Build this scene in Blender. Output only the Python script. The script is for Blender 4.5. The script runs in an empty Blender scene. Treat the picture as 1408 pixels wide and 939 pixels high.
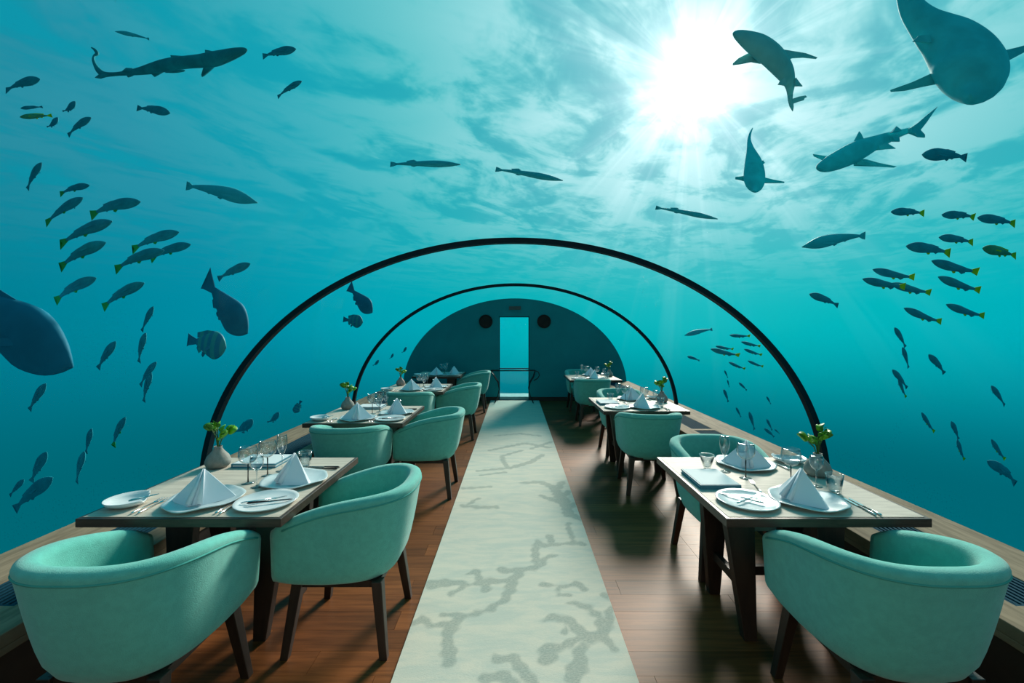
import bpy, bmesh, math, random
import numpy as np
from mathutils import Vector, Matrix, Euler
random.seed(7)
C = bpy.context.scene.collection
PI = math.pi
F = 590.0; CX = 708.0; CY = 457.0; H = 1.6       # focal length in pixels, vanishing point, eye height

# ---------------------------------------------------------------- camera
cam = bpy.data.cameras.new('camera'); co = bpy.data.objects.new('camera', cam); C.objects.link(co)
cam.sensor_width = 36; cam.lens = F/1408*36
cam.shift_x = -(CX-704)/1408; cam.shift_y = -(469.5-CY)/1408
cam.clip_start = 0.05; cam.clip_end = 500
co.location = (0, 0, H); co.rotation_euler = (PI/2, 0, 0)
bpy.context.scene.camera = co
vs = bpy.context.scene.view_settings
bpy.context.scene.display_settings.display_device = 'sRGB'
vs.view_transform = 'Standard'; vs.look = 'None'; vs.gamma = 1; vs.exposure = 0.0
try: vs.use_curve_mapping = False
except Exception: pass

# ---------------------------------------------------------------- world: light of the sea seen from below the surface
SUN = Vector((0.41, 1, 0.588)).normalized()
w = bpy.data.worlds.new('sea_light'); bpy.context.scene.world = w; w.use_nodes = True
nt = w.node_tree; nt.nodes.clear()
class NB:
    def __init__(s, nt): s.nt = nt
    def _set(s, sock, v):
        if isinstance(v, bpy.types.NodeSocket): s.nt.links.new(v, sock)
        elif v is not None: sock.default_value = v
    def m(s, op, a, b=None, c=None, clamp=False):
        n = s.nt.nodes.new('ShaderNodeMath'); n.operation = op; n.use_clamp = clamp
        for i, v in enumerate((a, b, c)):
            if v is not None: s._set(n.inputs[i], v)
        return n.outputs[0]
    def v(s, op, a, b=None, out=0, scale=None):
        n = s.nt.nodes.new('ShaderNodeVectorMath'); n.operation = op
        s._set(n.inputs[0], a)
        if b is not None: s._set(n.inputs[1], b)
        if scale is not None: s._set(n.inputs['Scale'], scale)
        return n.outputs['Value'] if out == 'v' else n.outputs[0]
    def sep(s, a):
        n = s.nt.nodes.new('ShaderNodeSeparateXYZ'); s._set(n.inputs[0], a); return n.outputs
    def comb(s, x, y, z):
        n = s.nt.nodes.new('ShaderNodeCombineXYZ')
        for i, q in enumerate((x, y, z)): s._set(n.inputs[i], q)
        return n.outputs[0]
    def noise(s, vec, scale, detail=3, rough=.5, dist=0.0):
        n = s.nt.nodes.new('ShaderNodeTexNoise'); s._set(n.inputs['Vector'], vec)
        n.inputs['Scale'].default_value = scale; n.inputs['Detail'].default_value = detail
        n.inputs['Roughness'].default_value = rough; n.inputs['Distortion'].default_value = dist
        return n.outputs[0]
    def ss(s, x, a, b, lo=0.0, hi=1.0):
        n = s.nt.nodes.new('ShaderNodeMapRange'); n.interpolation_type = 'SMOOTHSTEP'
        s._set(n.inputs[0], x)
        for i, q in enumerate((a, b, lo, hi)): n.inputs[i+1].default_value = q
        return n.outputs[0]
    def ramp(s, x, stops):
        n = s.nt.nodes.new('ShaderNodeValToRGB'); s._set(n.inputs[0], x)
        e = n.color_ramp.elements
        while len(e) < len(stops): e.new(.5)
        for k, (p, c) in enumerate(stops): e[k].position = p; e[k].color = (*c, 1)
        return n.outputs[0]
    def mix(s, f, a, b, mode='MIX'):
        n = s.nt.nodes.new('ShaderNodeMix'); n.data_type = 'RGBA'; n.blend_type = mode; n.clamp_result = False
        s._set(n.inputs[0], f)
        for i, q in ((6, a), (7, b)):
            if isinstance(q, tuple): q = (*q[:3], 1)
            s._set(n.inputs[i], q)
        return n.outputs[2]
B = NB(nt)
tc = nt.nodes.new('ShaderNodeTexCoord')
d = B.v('NORMALIZE', tc.outputs['Generated'])
x, y, z = B.sep(d)[:3]
cs = B.v('DOT_PRODUCT', d, tuple(SUN), out='v')
base = B.ramp(B.m('MULTIPLY_ADD', cs, .5, .5), [(0, (0, .045, .07)), (.4, (0, .12, .18)), (.66, (0, .225, .315)), (.76, (0, .27, .375)), (.86, (0, .385, .47)),
                                              (.93, (0, .47, .51)), (1, (.02, .55, .58))])
base = B.mix(B.ss(z, .03, -.25), base, (0, .135, .175))
# ripples of the surface, laid out on a horizontal plane above
zz = B.m('MAXIMUM', B.m('ADD', z, .03), .03)
q = B.comb(B.m('DIVIDE', x, zz), B.m('DIVIDE', y, zz), 0.0)
rot = nt.nodes.new('ShaderNodeVectorRotate'); rot.rotation_type = 'Z_AXIS'; nt.links.new(q, rot.inputs['Vector']); rot.inputs['Angle'].default_value = .55
qs = B.v('MULTIPLY', rot.outputs[0], (1.0, .62, 1))
n1 = B.noise(qs, 1.9, 5, .58, .9)
n2 = B.noise(qs, 6.0, 4, .6, .6)
rip = B.m('ADD', B.m('MULTIPLY', n1, .72), B.m('MULTIPLY', n2, .28))
bright = B.ss(rip, .43, .57)
surf = B.ss(z, .04, .36)
gl = B.m('POWER', B.m('MAXIMUM', cs, 0.0), 9.0)
# shafts of light around the sun
U = SUN.cross(Vector((0, 0, 1))).normalized(); V = U.cross(SUN).normalized()
ang = B.m('ARCTAN2', B.v('DOT_PRODUCT', d, tuple(U), out='v'), B.v('DOT_PRODUCT', d, tuple(V), out='v'))
ray = B.noise(B.comb(B.m('COSINE', ang), B.m('SINE', ang), 0.0), 3.0, 3, .5)
rayf = B.ss(ray, .30, .70, .78, 1.18)
amt = B.m('MULTIPLY', surf, B.m('MULTIPLY', B.m('MULTIPLY_ADD', gl, .95, .05), B.m('MULTIPLY_ADD', bright, .62, .38)))
amt = B.m('MULTIPLY', amt, B.m('MULTIPLY_ADD', B.m('SUBTRACT', rayf, 1.0), .6, 1.0))
col = B.mix(B.m('MINIMUM', B.m('MULTIPLY', amt, 1.0), 1.0), base, (.52, .86, .90))
dark = B.m('MULTIPLY', B.m('MULTIPLY', surf, B.ss(rip, .52, .40)), .52)
col = B.mix(dark, col, (0, .33, .44))
g2 = B.m('MULTIPLY', B.m('POWER', B.m('MAXIMUM', cs, 0.0), 45.0), rayf)
ray2 = B.noise(B.comb(B.m('COSINE', ang), B.m('SINE', ang), 3.0), 7.0, 3, .6)
g4 = B.m('MULTIPLY', B.m('POWER', B.m('MAXIMUM', cs, 0.0), 18.0), B.ss(ray2, .50, .68))
g3 = B.m('POWER', B.m('MAXIMUM', cs, 0.0), 300.0)
addv = B.m('ADD', B.m('MULTIPLY', g2, .31), B.m('MULTIPLY_ADD', g4, .15, B.m('MULTIPLY', g3, 1.1)))
col = B.mix(1.0, col, B.v('SCALE', (1.0, .92, .90), scale=addv), 'ADD')
bg = nt.nodes.new('ShaderNodeBackground'); nt.links.new(col, bg.inputs[0]); bg.inputs[1].default_value = 1.0
wo = nt.nodes.new('ShaderNodeOutputWorld'); nt.links.new(bg.outputs[0], wo.inputs[0])

sl = bpy.data.lights.new('sun', 'SUN'); so = bpy.data.objects.new('sun', sl); C.objects.link(so)
sl.energy = 5.2; sl.angle = .28; sl.color = (1.0, .93, .80)
so.rotation_euler = SUN.to_track_quat('Z', 'Y').to_euler()
el = bpy.data.lights.new('rear_fill_light', 'AREA'); eo = bpy.data.objects.new('rear_fill_light', el); C.objects.link(eo)    # added warm fill behind the camera for the near chair backs, source unseen
el.shape = 'RECTANGLE'; el.size = 1.6; el.size_y = .5; el.energy = 15; el.color = (1.0, .90, .76)
eo.location = (0, -2.2, 2.05); eo.rotation_euler = (math.radians(72), 0, 0)

# ---------------------------------------------------------------- materials
def mat(name, col, rough=.6, metal=0, var=0, vscale=8, bump=0, bscale=60, col2=None, coat=0, spec=.5, stretch=None, rand=0, sheen=0, alpha=1):
    m = bpy.data.materials.new(name); m.use_nodes = True
    t = m.node_tree; p = t.nodes['Principled BSDF']; b = NB(t)
    p.inputs['Base Color'].default_value = (*col, 1); p.inputs['Roughness'].default_value = rough; p.inputs['Metallic'].default_value = metal
    p.inputs['Specular IOR Level'].default_value = spec; p.inputs['Coat Weight'].default_value = coat; p.inputs['Coat Roughness'].default_value = .12
    p.inputs['Sheen Weight'].default_value = sheen
    tcn = t.nodes.new('ShaderNodeTexCoord'); vec = tcn.outputs['Object']
    if stretch: vec = b.v('MULTIPLY', vec, stretch)
    out = None
    if var or rand:
        c2 = col2 or tuple(c*(1-var) for c in col)
        if rand:
            oi = t.nodes.new('ShaderNodeObjectInfo'); vec = b.v('ADD', vec, b.comb(b.m('MULTIPLY', oi.outputs['Random'], 37.0), 0.0, b.m('MULTIPLY', oi.outputs['Random'], 11.0)))
        n = b.noise(vec, vscale, 5, .6, .3)
        out = b.mix(b.ss(n, .3, .7), col, c2)
        if rand:
            out = b.mix(1.0, out, b.ramp(oi.outputs['Random'], [(0, (1-rand,)*3), (1, (1+rand,)*3)]), 'MULTIPLY')
        t.links.new(out, p.inputs['Base Color'])
    if bump:
        n = b.noise(tcn.outputs['Object'], bscale, 3, .6)
        bn = t.nodes.new('ShaderNodeBump'); bn.inputs['Strength'].default_value = bump; bn.inputs['Distance'].default_value = .004
        t.links.new(n, bn.inputs['Height']); t.links.new(bn.outputs[0], p.inputs['Normal'])
    return m
def clear_mat(name, tint=(1, 1, 1), ior=1.45, k=1.0, rough=.02):
    m = bpy.data.materials.new(name); m.use_nodes = True; t = m.node_tree; t.nodes.clear(); b = NB(t)
    fr = t.nodes.new('ShaderNodeFresnel'); ge = t.nodes.new('ShaderNodeNewGeometry')
    t.links.new(b.m('MULTIPLY_ADD', ge.outputs['Backfacing'], 1/ior-ior, ior), fr.inputs[0])   # a thin pane reflects alike from both sides
    tr = t.nodes.new('ShaderNodeBsdfTransparent'); tr.inputs[0].default_value = (*tint, 1)
    g = t.nodes.new('ShaderNodeBsdfGlossy'); g.inputs['Roughness'].default_value = rough
    mx = t.nodes.new('ShaderNodeMixShader'); t.links.new(b.m('MULTIPLY', fr.outputs[0], k, clamp=True), mx.inputs[0])
    t.links.new(tr.outputs[0], mx.inputs[1]); t.links.new(g.outputs[0], mx.inputs[2])
    o = t.nodes.new('ShaderNodeOutputMaterial'); t.links.new(mx.outputs[0], o.inputs[0])
    return m
M = {}
M['fabric'] = mat('teal_fabric', (.135, .54, .455), .9, spec=.2, var=.12, vscale=30, bump=.5, bscale=260, sheen=.3)
M['piping'] = mat('teal_piping', (.07, .36, .31), .85, spec=.2)
M['dark_wood'] = mat('dark_wood', (.032, .017, .011), .45, var=.5, vscale=6, stretch=(4, 4, .6), coat=.1)
M['table_wood'] = mat('table_edge_wood', (.075, .045, .032), .4, var=.5, vscale=7, stretch=(1, 6, 6))
M['top'] = mat('table_top_oak', (.62, .56, .47), .55, spec=.12, var=.12, vscale=5, stretch=(1, 8, 1), col2=(.48, .43, .36))
M['plank'] = mat('floor_plank', (.21, .070, .020), .46, var=.45, vscale=3, stretch=(.8, 14, 1), rand=.28, spec=.15, bump=.08, bscale=30)
M['subfloor'] = mat('subfloor', (.012, .008, .006), .8)
M['ledge'] = mat('ledge_oak', (.30, .235, .16), .75, spec=.06, var=.4, vscale=4, stretch=(6, .8, 1))
M['ledge_face'] = mat('ledge_face', (.03, .02, .015), .6, var=.3)
M['grille'] = mat('grille_blue', (.012, .06, .09), .85, spec=.05)
M['void'] = mat('grille_void', (.002, .006, .01), .9)
M['wall'] = mat('end_wall_teal', (.012, .30, .33), .7, var=.15, spec=.2, vscale=1.2)
M['backwall'] = mat('entrance_wall', (.42, .38, .32), .8, var=.2, vscale=2)
M['rib'] = mat('seam_band', (.002, .022, .032), .5, var=.3, vscale=3, spec=.15)
M['china'] = mat('white_china', (.72, .78, .79), .18, spec=.6)
M['china_grey'] = mat('pale_stoneware', (.58, .68, .70), .3, var=.08, vscale=20)
M['linen'] = mat('napkin_linen', (.84, .87, .92), .85, bump=.25, bscale=300)
M['steel'] = mat('polished_steel', (.75, .75, .74), .18, metal=1)
M['gun'] = mat('black_steel', (.02, .02, .022), .3, metal=.6)
M['teal_handle'] = mat('teal_handle', (.02, .22, .27), .4)
M['menu'] = mat('menu_cover', (.05, .22, .30), .6, var=.1)
M['paper'] = mat('menu_paper', (.66, .74, .76), .8)
M['vase'] = mat('stone_vase', (.30, .31, .28), .75, var=.45, vscale=9, bump=.6, bscale=40, col2=(.17, .17, .15))
M['vase_rose'] = mat('clay_vase', (.36, .27, .24), .7, var=.3, vscale=9, bump=.4, bscale=40)
M['leaf'] = mat('green_leaf', (.14, .48, .012), .5, var=.4, vscale=20)
M['leaf2'] = mat('dark_leaf', (.05, .26, .02), .5, var=.4, vscale=20)
M['stem'] = mat('green_stem', (.04, .12, .015), .6)
M['glass'] = clear_mat('clear_glass', (.93, .97, .98), 1.5, 2.4)
M['smoke'] = mat('black_glass_stem', (.012, .014, .016), .1, spec=.8)
M['acrylic'] = clear_mat('acrylic', (.99, 1, 1), 1.12, .15, .0)
M['pane'] = clear_mat('door_pane', (.80, .93, .95), 1.45, .6, .02)
M['shark'] = mat('hazed_shark_skin', (.05, .74, .78), .75, spec=.15, var=.25, vscale=3)  # water haze in front of the sharks is put into this pale teal
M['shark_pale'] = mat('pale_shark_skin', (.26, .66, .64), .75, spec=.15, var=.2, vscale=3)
M['nurse'] = mat('hazed_nurse_shark_skin', (.01, .34, .38), .75, spec=.15, var=.3, vscale=6)  # teal of the water haze is mixed into the skin colour
M['fish'] = mat('hazed_blue_fish_skin', (.014, .34, .43), .7, spec=.15, var=.2, vscale=6)  # skin colour brightened to carry the water haze
M['silver'] = mat('hazed_silver_fish_skin', (.04, .55, .62), .6, spec=.2, var=.15, vscale=4)  # paler still: haze put into the colour of the long fish
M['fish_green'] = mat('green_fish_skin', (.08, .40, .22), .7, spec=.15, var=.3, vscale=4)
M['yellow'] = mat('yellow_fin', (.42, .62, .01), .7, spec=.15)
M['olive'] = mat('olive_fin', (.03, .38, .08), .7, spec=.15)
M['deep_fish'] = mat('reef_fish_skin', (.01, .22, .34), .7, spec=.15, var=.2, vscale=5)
M['disc'] = mat('brown_woven_disc', (.035, .018, .013), .9, var=.5, vscale=12, bump=.6, bscale=40)
M['sign'] = mat('brown_plaque', (.09, .10, .09), .6)
M['black'] = mat('black_metal', (.006, .02, .025), .4, metal=.4)
M['step'] = mat('pale_stone', (.40, .62, .60), .8, var=.2, vscale=5)
# striped reef fish
m = mat('striped_fish_skin', (.04, .17, .22), .6); t = m.node_tree; b = NB(t); tcn = t.nodes.new('ShaderNodeTexCoord')
sx = b.sep(tcn.outputs['Object'])[0]
st = b.ss(b.m('SINE', b.m('MULTIPLY', sx, 32.0)), -.2, .3)
t.links.new(b.mix(st, (.01, .22, .33), (.03, .33, .33)), t.nodes['Principled BSDF'].inputs['Base Color']); M['stripe'] = m

# ---------------------------------------------------------------- mesh helpers
def link(name, me, m=None, parent=None, kind=None, smooth=False, label=None):
    o = bpy.data.objects.new(name, me); C.objects.link(o)
    if m is not None and len(me.materials) == 0: me.materials.append(M[m])
    if parent: o.parent = parent
    if kind: o['kind'] = kind
    if label: o['label'] = label
    if smooth: me.polygons.foreach_set('use_smooth', [True]*len(me.polygons))
    return o
def build(name, bm, m=None, parent=None, kind=None, smooth=False, label=None, bevel=0, seg=2):
    bmesh.ops.recalc_face_normals(bm, faces=bm.faces)
    me = bpy.data.meshes.new(name); bm.to_mesh(me); bm.free()
    o = link(name, me, m, parent, kind, smooth, label)
    if bevel:
        md = o.modifiers.new('bevel', 'BEVEL'); md.width = bevel; md.segments = seg; md.limit_method = 'ANGLE'
    return o
def box(bm, x0, x1, y0, y1, z0, z1):
    v = [bm.verts.new(p) for p in ((x0,y0,z0),(x1,y0,z0),(x1,y1,z0),(x0,y1,z0),(x0,y0,z1),(x1,y0,z1),(x1,y1,z1),(x0,y1,z1))]
    for f in ((0,3,2,1),(4,5,6,7),(0,1,5,4),(1,2,6,5),(2,3,7,6),(3,0,4,7)): bm.faces.new([v[i] for i in f])
def bar(bm, p0, p1, w0, h0, w1=None, h1=None, up=(0, 0, 1)):
    p0, p1 = Vector(p0), Vector(p1); w1 = w1 or w0; h1 = h1 or h0
    t = (p1-p0).normalized(); s = t.cross(Vector(up))
    if s.length < 1e-3: s = Vector((1, 0, 0))
    s.normalize(); u = s.cross(t)
    r = []
    for p, ww, hh in ((p0, w0, h0), (p1, w1, h1)):
        r.append([bm.verts.new(p + s*a*ww/2 + u*c*hh/2) for a, c in ((-1,-1),(1,-1),(1,1),(-1,1))])
    for i in range(4): bm.faces.new((r[0][i], r[0][(i+1)%4], r[1][(i+1)%4], r[1][i]))
    bm.faces.new(r[0][::-1]); bm.faces.new(r[1])
def leg_bm(top, foot, wt, wf):           # four sided tapering leg with flat horizontal ends
    bm = bmesh.new(); r = []
    for p, ww in ((foot, wf), (top, wt)):
        r.append([bm.verts.new((p[0]+a*ww[0]/2, p[1]+c*ww[1]/2, p[2])) for a, c in ((-1,-1),(1,-1),(1,1),(-1,1))])
    for i in range(4): bm.faces.new((r[0][i], r[0][(i+1)%4], r[1][(i+1)%4], r[1][i]))
    bm.faces.new(r[0][::-1]); bm.faces.new(r[1]); return bm
def tube(bm, pts, r, n=8, closed=False):
    pts = [Vector(p) for p in pts]; rings = []; k = len(pts)
    rr = r if isinstance(r, (list, tuple)) else [r]*k
    ref = None
    for i, p in enumerate(pts):
        t = (pts[min(i+1, k-1)] - pts[max(i-1, 0)]).normalized()
        if ref is None: ref = t.cross(Vector((0, 0, 1)));  ref = ref if ref.length > .1 else Vector((1, 0, 0))
        ref = (ref - t*ref.dot(t)).normalized(); u = t.cross(ref)
        rings.append([bm.verts.new(p + (ref*math.cos(2*PI*j/n) + u*math.sin(2*PI*j/n))*rr[i]) for j in range(n)])
    for a, c in zip(rings, rings[1:]):
        for j in range(n): bm.faces.new((a[j], a[(j+1)%n], c[(j+1)%n], c[j]))
    bm.faces.new(rings[0][::-1]); bm.faces.new(rings[-1])
def lathe(bm, prof, n=28, cap0=True, cap1=True):
    rings = []
    for r, zz_ in prof:
        if r < 1e-5: rings.append([bm.verts.new((0, 0, zz_))])
        else: rings.append([bm.verts.new((r*math.cos(2*PI*j/n), r*math.sin(2*PI*j/n), zz_)) for j in range(n)])
    for a, c in zip(rings, rings[1:]):
        for j in range(n):
            k = (j+1) % n
            if len(a) == 1 and len(c) == 1: continue
            if len(a) == 1: bm.faces.new((a[0], c[k], c[j]))
            elif len(c) == 1: bm.faces.new((a[j], a[k], c[0]))
            else: bm.faces.new((a[j], a[k], c[k], c[j]))
    if cap0 and len(rings[0]) > 1: bm.faces.new(rings[0][::-1])
    if cap1 and len(rings[-1]) > 1: bm.faces.new(rings[-1])
def thing(name, label, cat, loc=(0, 0, 0), rz=0, group=None):
    o = bpy.data.objects.new(name, None); C.objects.link(o); o.empty_display_size = .1
    o.location = loc; o.rotation_euler = (0, 0, rz); tag(o, label, cat, group); return o
def tag(o, label, cat, group=None):
    o['label'] = label; o['category'] = cat
    if group: o['group'] = group
    return o
def kids(o): return [c for c in bpy.data.objects if c.parent == o]
KID = {}
def dup(root):
    if root.name not in KID:
        KID[root.name] = [(c, kids(c)) for c in kids(root)]
    r = root.copy(); C.objects.link(r)
    for ch, gs in KID[root.name]:
        c = ch.copy(); C.objects.link(c); c.parent = r
        for g in gs:
            q = g.copy(); C.objects.link(q); q.parent = c
    return r
USED = set()
def use(proto, label, loc, rz=0, group=None, scale=None):      # first use takes the prototype itself, later ones copy it
    if proto.name in USED: o = dup(proto)
    else: USED.add(proto.name); o = proto
    o.location = loc; o.rotation_euler = (0, 0, rz)
    if scale: o.scale = scale
    if label: o['label'] = label
    if group: o['group'] = group
    return o

# ---------------------------------------------------------------- the tunnel
EA, EB, EZ = 2.59, 2.066, .30            # half width, height and centre of the elliptical vault
SILL = .455; Y0, YF = -2.4, 10.04
TH0 = math.asin((SILL-EZ)/EB)
def arc(n=64, k=0.0, t0=TH0):
    return [((EA+k)*math.cos(t0+(PI-2*t0)*i/n), EZ+(EB+k)*math.sin(t0+(PI-2*t0)*i/n)) for i in range(n+1)]
bm = bmesh.new(); box(bm, -1.95, 1.95, Y0, YF+.15, -.12, -.012); floor = build('floor', bm, 'subfloor', kind='structure')
# planks across the room
plens = {}
def plank_mesh(L):
    if L not in plens:
        b_ = bmesh.new(); box(b_, 0, L-.002, 0, .1534, -.012, 0)
        me = bpy.data.meshes.new('plank'); bmesh.ops.recalc_face_normals(b_, faces=b_.faces); b_.to_mesh(me); b_.free(); me.materials.append(M['plank']); plens[L] = me
    return plens[L]
yy = .3; row = 0; xs0 = -1.95
layouts = ([1.3, 1.3, 1.3], [.65, 1.3, 1.3, .65], [1.95, 1.3, .65], [.975, 1.3, 1.625], [1.3, 1.95, .65])
while yy < YF-.001:
    xx = xs0
    for L in layouts[(row*3) % 5]:
        if -1.95 <= xx:
            o = link('plank', plank_mesh(L), parent=floor); o.location = (xx, yy, 0)
        xx += L
    yy += .1545; row += 1
# ledges on both sides: box, oak strips, grilles between them
tn = 1
for s, side in ((-1, 'left'), (1, 'right')):
    def sb(bm, xa, xb, *r): box(bm, min(s*xa, s*xb), max(s*xa, s*xb), *r)
    bm = bmesh.new(); sb(bm, 1.96, 2.66, Y0, YF, -.12, .40); build('baseboard_'+side, bm, 'ledge_face', kind='structure')
    bm = bmesh.new(); sb(bm, 1.945, 2.10, Y0, YF, .40, SILL); sb(bm, 1.945, 1.96, Y0, YF, .37, .40)
    build('trim_%d' % tn, bm, 'ledge', kind='structure', bevel=.004); tn += 1
    bm = bmesh.new(); sb(bm, 2.345, 2.66, Y0, YF, .40, SILL)
    build('trim_%d' % tn, bm, 'ledge', kind='structure', bevel=.004); tn += 1
    names = ['nearest the camera', 'second from the camera', 'third from the camera', 'fourth from the camera', 'fifth from the camera', 'nearest the end wall']
    proto = None
    for k in range(6):
        ya = .15 + k*1.65
        lab = 'dark slatted air grille in the oak ledge on the %s, %s' % (side, names[k])
        if proto is None:
            proto = thing('air_grille', lab, 'grille', (s*2.2225, ya, .40), group='air grilles in the ledges')
            bm = bmesh.new(); box(bm, -.122, .122, 0, 1.58, .0005, .02); build('void_pan', bm, 'void', proto)
            bm = bmesh.new()
            for e in (-.122, .108): box(bm, e, e+.014, 0, 1.58, .02, .05)
            for e in (0, 1.566): box(bm, -.108, .108, e, e+.014, .02, .05)
            build('frame', bm, 'grille', proto)
            bm = bmesh.new(); box(bm, -.007, .007, .014, 1.566, .030, .048); sm = bpy.data.meshes.new('slat'); bm.to_mesh(sm); bm.free(); sm.materials.append(M['grille'])
            for j in range(8):
                o = link('slat', sm, parent=proto); o.location = (-.093+j*.0266, 0, 0)
            bm = bmesh.new()
            for j in range(1, 26): box(bm, -.108, .108, j*.0605-.003, j*.0605+.003, .022, .030)
            build('cross_wires', bm, 'grille', proto)
            USED.add(proto.name)
        else:
            o = dup(proto); o.location = (s*2.2225, ya, .40); o['label'] = lab
        if k < 5:
            bm = bmesh.new(); sb(bm, 2.10, 2.345, ya+1.582, ya+1.648, .40, SILL-.001); build('trim_%d' % tn, bm, 'ledge', kind='structure'); tn += 1
    bm = bmesh.new(); sb(bm, 2.10, 2.345, Y0, .148, .40, SILL-.001); sb(bm, 2.10, 2.345, .15+5*1.65+1.582, YF, .40, SILL-.001)
    build('trim_%d' % tn, bm, 'ledge', kind='structure'); tn += 1
# acrylic vault in three panels
ribs = (3.56, 6.85)
spans = ((Y0, 3.56), (3.56, 6.85), (6.85, YF))
for k, (a, c) in enumerate(spans):
    bm = bmesh.new(); pr = arc(72, .02)
    r0 = [bm.verts.new((px_, a, pz)) for px_, pz in pr]; r1 = [bm.verts.new((px_, c, pz)) for px_, pz in pr]
    for i in range(len(pr)-1): bm.faces.new((r0[i], r0[i+1], r1[i+1], r1[i]))
    o = build('window_%d' % (k+1), bm, 'acrylic', kind='structure', smooth=True)
# seam bands
for k, yb in enumerate(ribs):
    bm = bmesh.new(); prev = None
    A, D = arc(96, .015), arc(96, -.028)
    for (ax, az), (dx_, dz) in zip(A, D):
        r = [bm.verts.new(p) for p in ((ax, yb-.03, az), (dx_, yb-.03, dz), (dx_, yb+.03, dz), (ax, yb+.03, az))]
        if prev:
            for j in range(4): bm.faces.new((prev[j], prev[(j+1)%4], r[(j+1)%4], r[j]))
        else: bm.faces.new(r)
        prev = r
    bm.faces.new(prev[::-1])
    o = build('seam_band', bm, 'rib', smooth=False)
    tag(o, ('dark arched seam band of the acrylic vault, the nearer of two' if k == 0 else 'dark arched seam band of the acrylic vault, the farther and smaller of two'), 'arch')
# end wall with an opening
DX0, DX1, DZ = -.374, .340, 1.974
def prism(bm, pts, y0, y1):
    a = [bm.verts.new((px_, y0, pz)) for px_, pz in pts]; c = [bm.verts.new((px_, y1, pz)) for px_, pz in pts]
    bm.faces.new(a); bm.faces.new(c[::-1]); n = len(pts)
    for i in range(n): bm.faces.new((a[i], a[(i+1)%n], c[(i+1)%n], c[i]))
pr = arc(96, .03)
ell = lambda X: EZ+(EB+.03)*math.sqrt(max(0, 1-(X/(EA+.03))**2))
bm = bmesh.new()
R_ = [(px_, pz) for px_, pz in pr if px_ > DX1]; L_ = [(px_, pz) for px_, pz in pr if px_ < DX0]; Mi = [(px_, pz) for px_, pz in pr if DX0 < px_ < DX1]
prism(bm, [(DX1, -.01), (R_[0][0], -.01)] + R_ + [(DX1, ell(DX1))], YF, YF+.15)
prism(bm, [(L_[-1][0], -.01), (DX0, -.01), (DX0, ell(DX0))] + L_, YF, YF+.15)
prism(bm, [(DX0, DZ), (DX1, DZ), (DX1, ell(DX1))] + Mi + [(DX0, ell(DX0))], YF, YF+.15)
build('wall_end', bm, 'wall', kind='structure')
bm = bmesh.new(); box(bm, -1.94, DX0, YF-.015, YF, 0, .09); box(bm, DX1, 1.94, YF-.015, YF, 0, .09); build('baseboard_end', bm, 'ledge_face', kind='structure')
bm = bmesh.new(); prism(bm, [(-2.62, -.01), (2.62, -.01)] + pr, Y0-.15, Y0); build('wall_back', bm, 'backwall', kind='structure')
# glazed opening in the end wall: frame, upper and lower pane
bm = bmesh.new()
for xa, xb, za, zb in ((DX0, DX0+.02, 0, DZ), (DX1-.02, DX1, 0, DZ), (DX0+.02, DX1-.02, DZ-.02, DZ), (DX0+.02, DX1-.02, .0, .02), (DX0+.02, DX1-.02, .74, .76)):
    box(bm, xa, xb, YF+.05, YF+.09, za, zb)
door = build('window_4', bm, 'grille', kind='structure')
bm = bmesh.new(); box(bm, DX0+.02, DX1-.02, YF+.065, YF+.072, .76, DZ-.02); build('upper_pane', bm, 'acrylic', door)
bm = bmesh.new(); box(bm, DX0+.02, DX1-.02, YF+.065, YF+.072, .02, .74); build('lower_pane', bm, 'pane', door)
bm = bmesh.new(); box(bm, -.55, .5, YF+.17, YF+.75, -.12, .07)
tag(build('stone_step', bm, 'step', bevel=.01), 'pale stone step outside the narrow window of the end wall', 'step')
# round woven discs
for X, w_ in ((-.68, 'left'), (.68, 'right')):
    t_ = thing('wall_disc', 'round dark brown wall ornament on the end wall, %s of the narrow window' % w_, 'ornament', (X, YF-.001, 1.855), group='wall discs')
    bm = bmesh.new(); n = 40; v0 = bm.verts.new((0, -.05, 0)); prev = None; ring = []; back = []
    for j in range(n):
        a = 2*PI*j/n; r = .150+.008*math.cos(j*PI)
        ring.append(bm.verts.new((r*math.cos(a), -.03, r*math.sin(a)))); back.append(bm.verts.new((r*math.cos(a), 0, r*math.sin(a))))
    for j in range(n):
        k = (j+1) % n; bm.faces.new((v0, ring[j], ring[k])); bm.faces.new((ring[j], back[j], back[k], ring[k]))
    bm.faces.new(back); build('disc', bm, 'disc', t_)
    bm = bmesh.new(); pts = [(.148*math.cos(2*PI*j/40), -.032, .148*math.sin(2*PI*j/40)) for j in range(41)]; tube(bm, pts, .012, 6); build('rim', bm, 'disc', t_)
bm = bmesh.new(); box(bm, -.14, .14, YF-.02, YF-.001, 2.13, 2.21); tag(build('wall_plaque', bm, 'sign', bevel=.004), 'small dim brown plaque above the narrow window', 'plaque')
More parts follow.
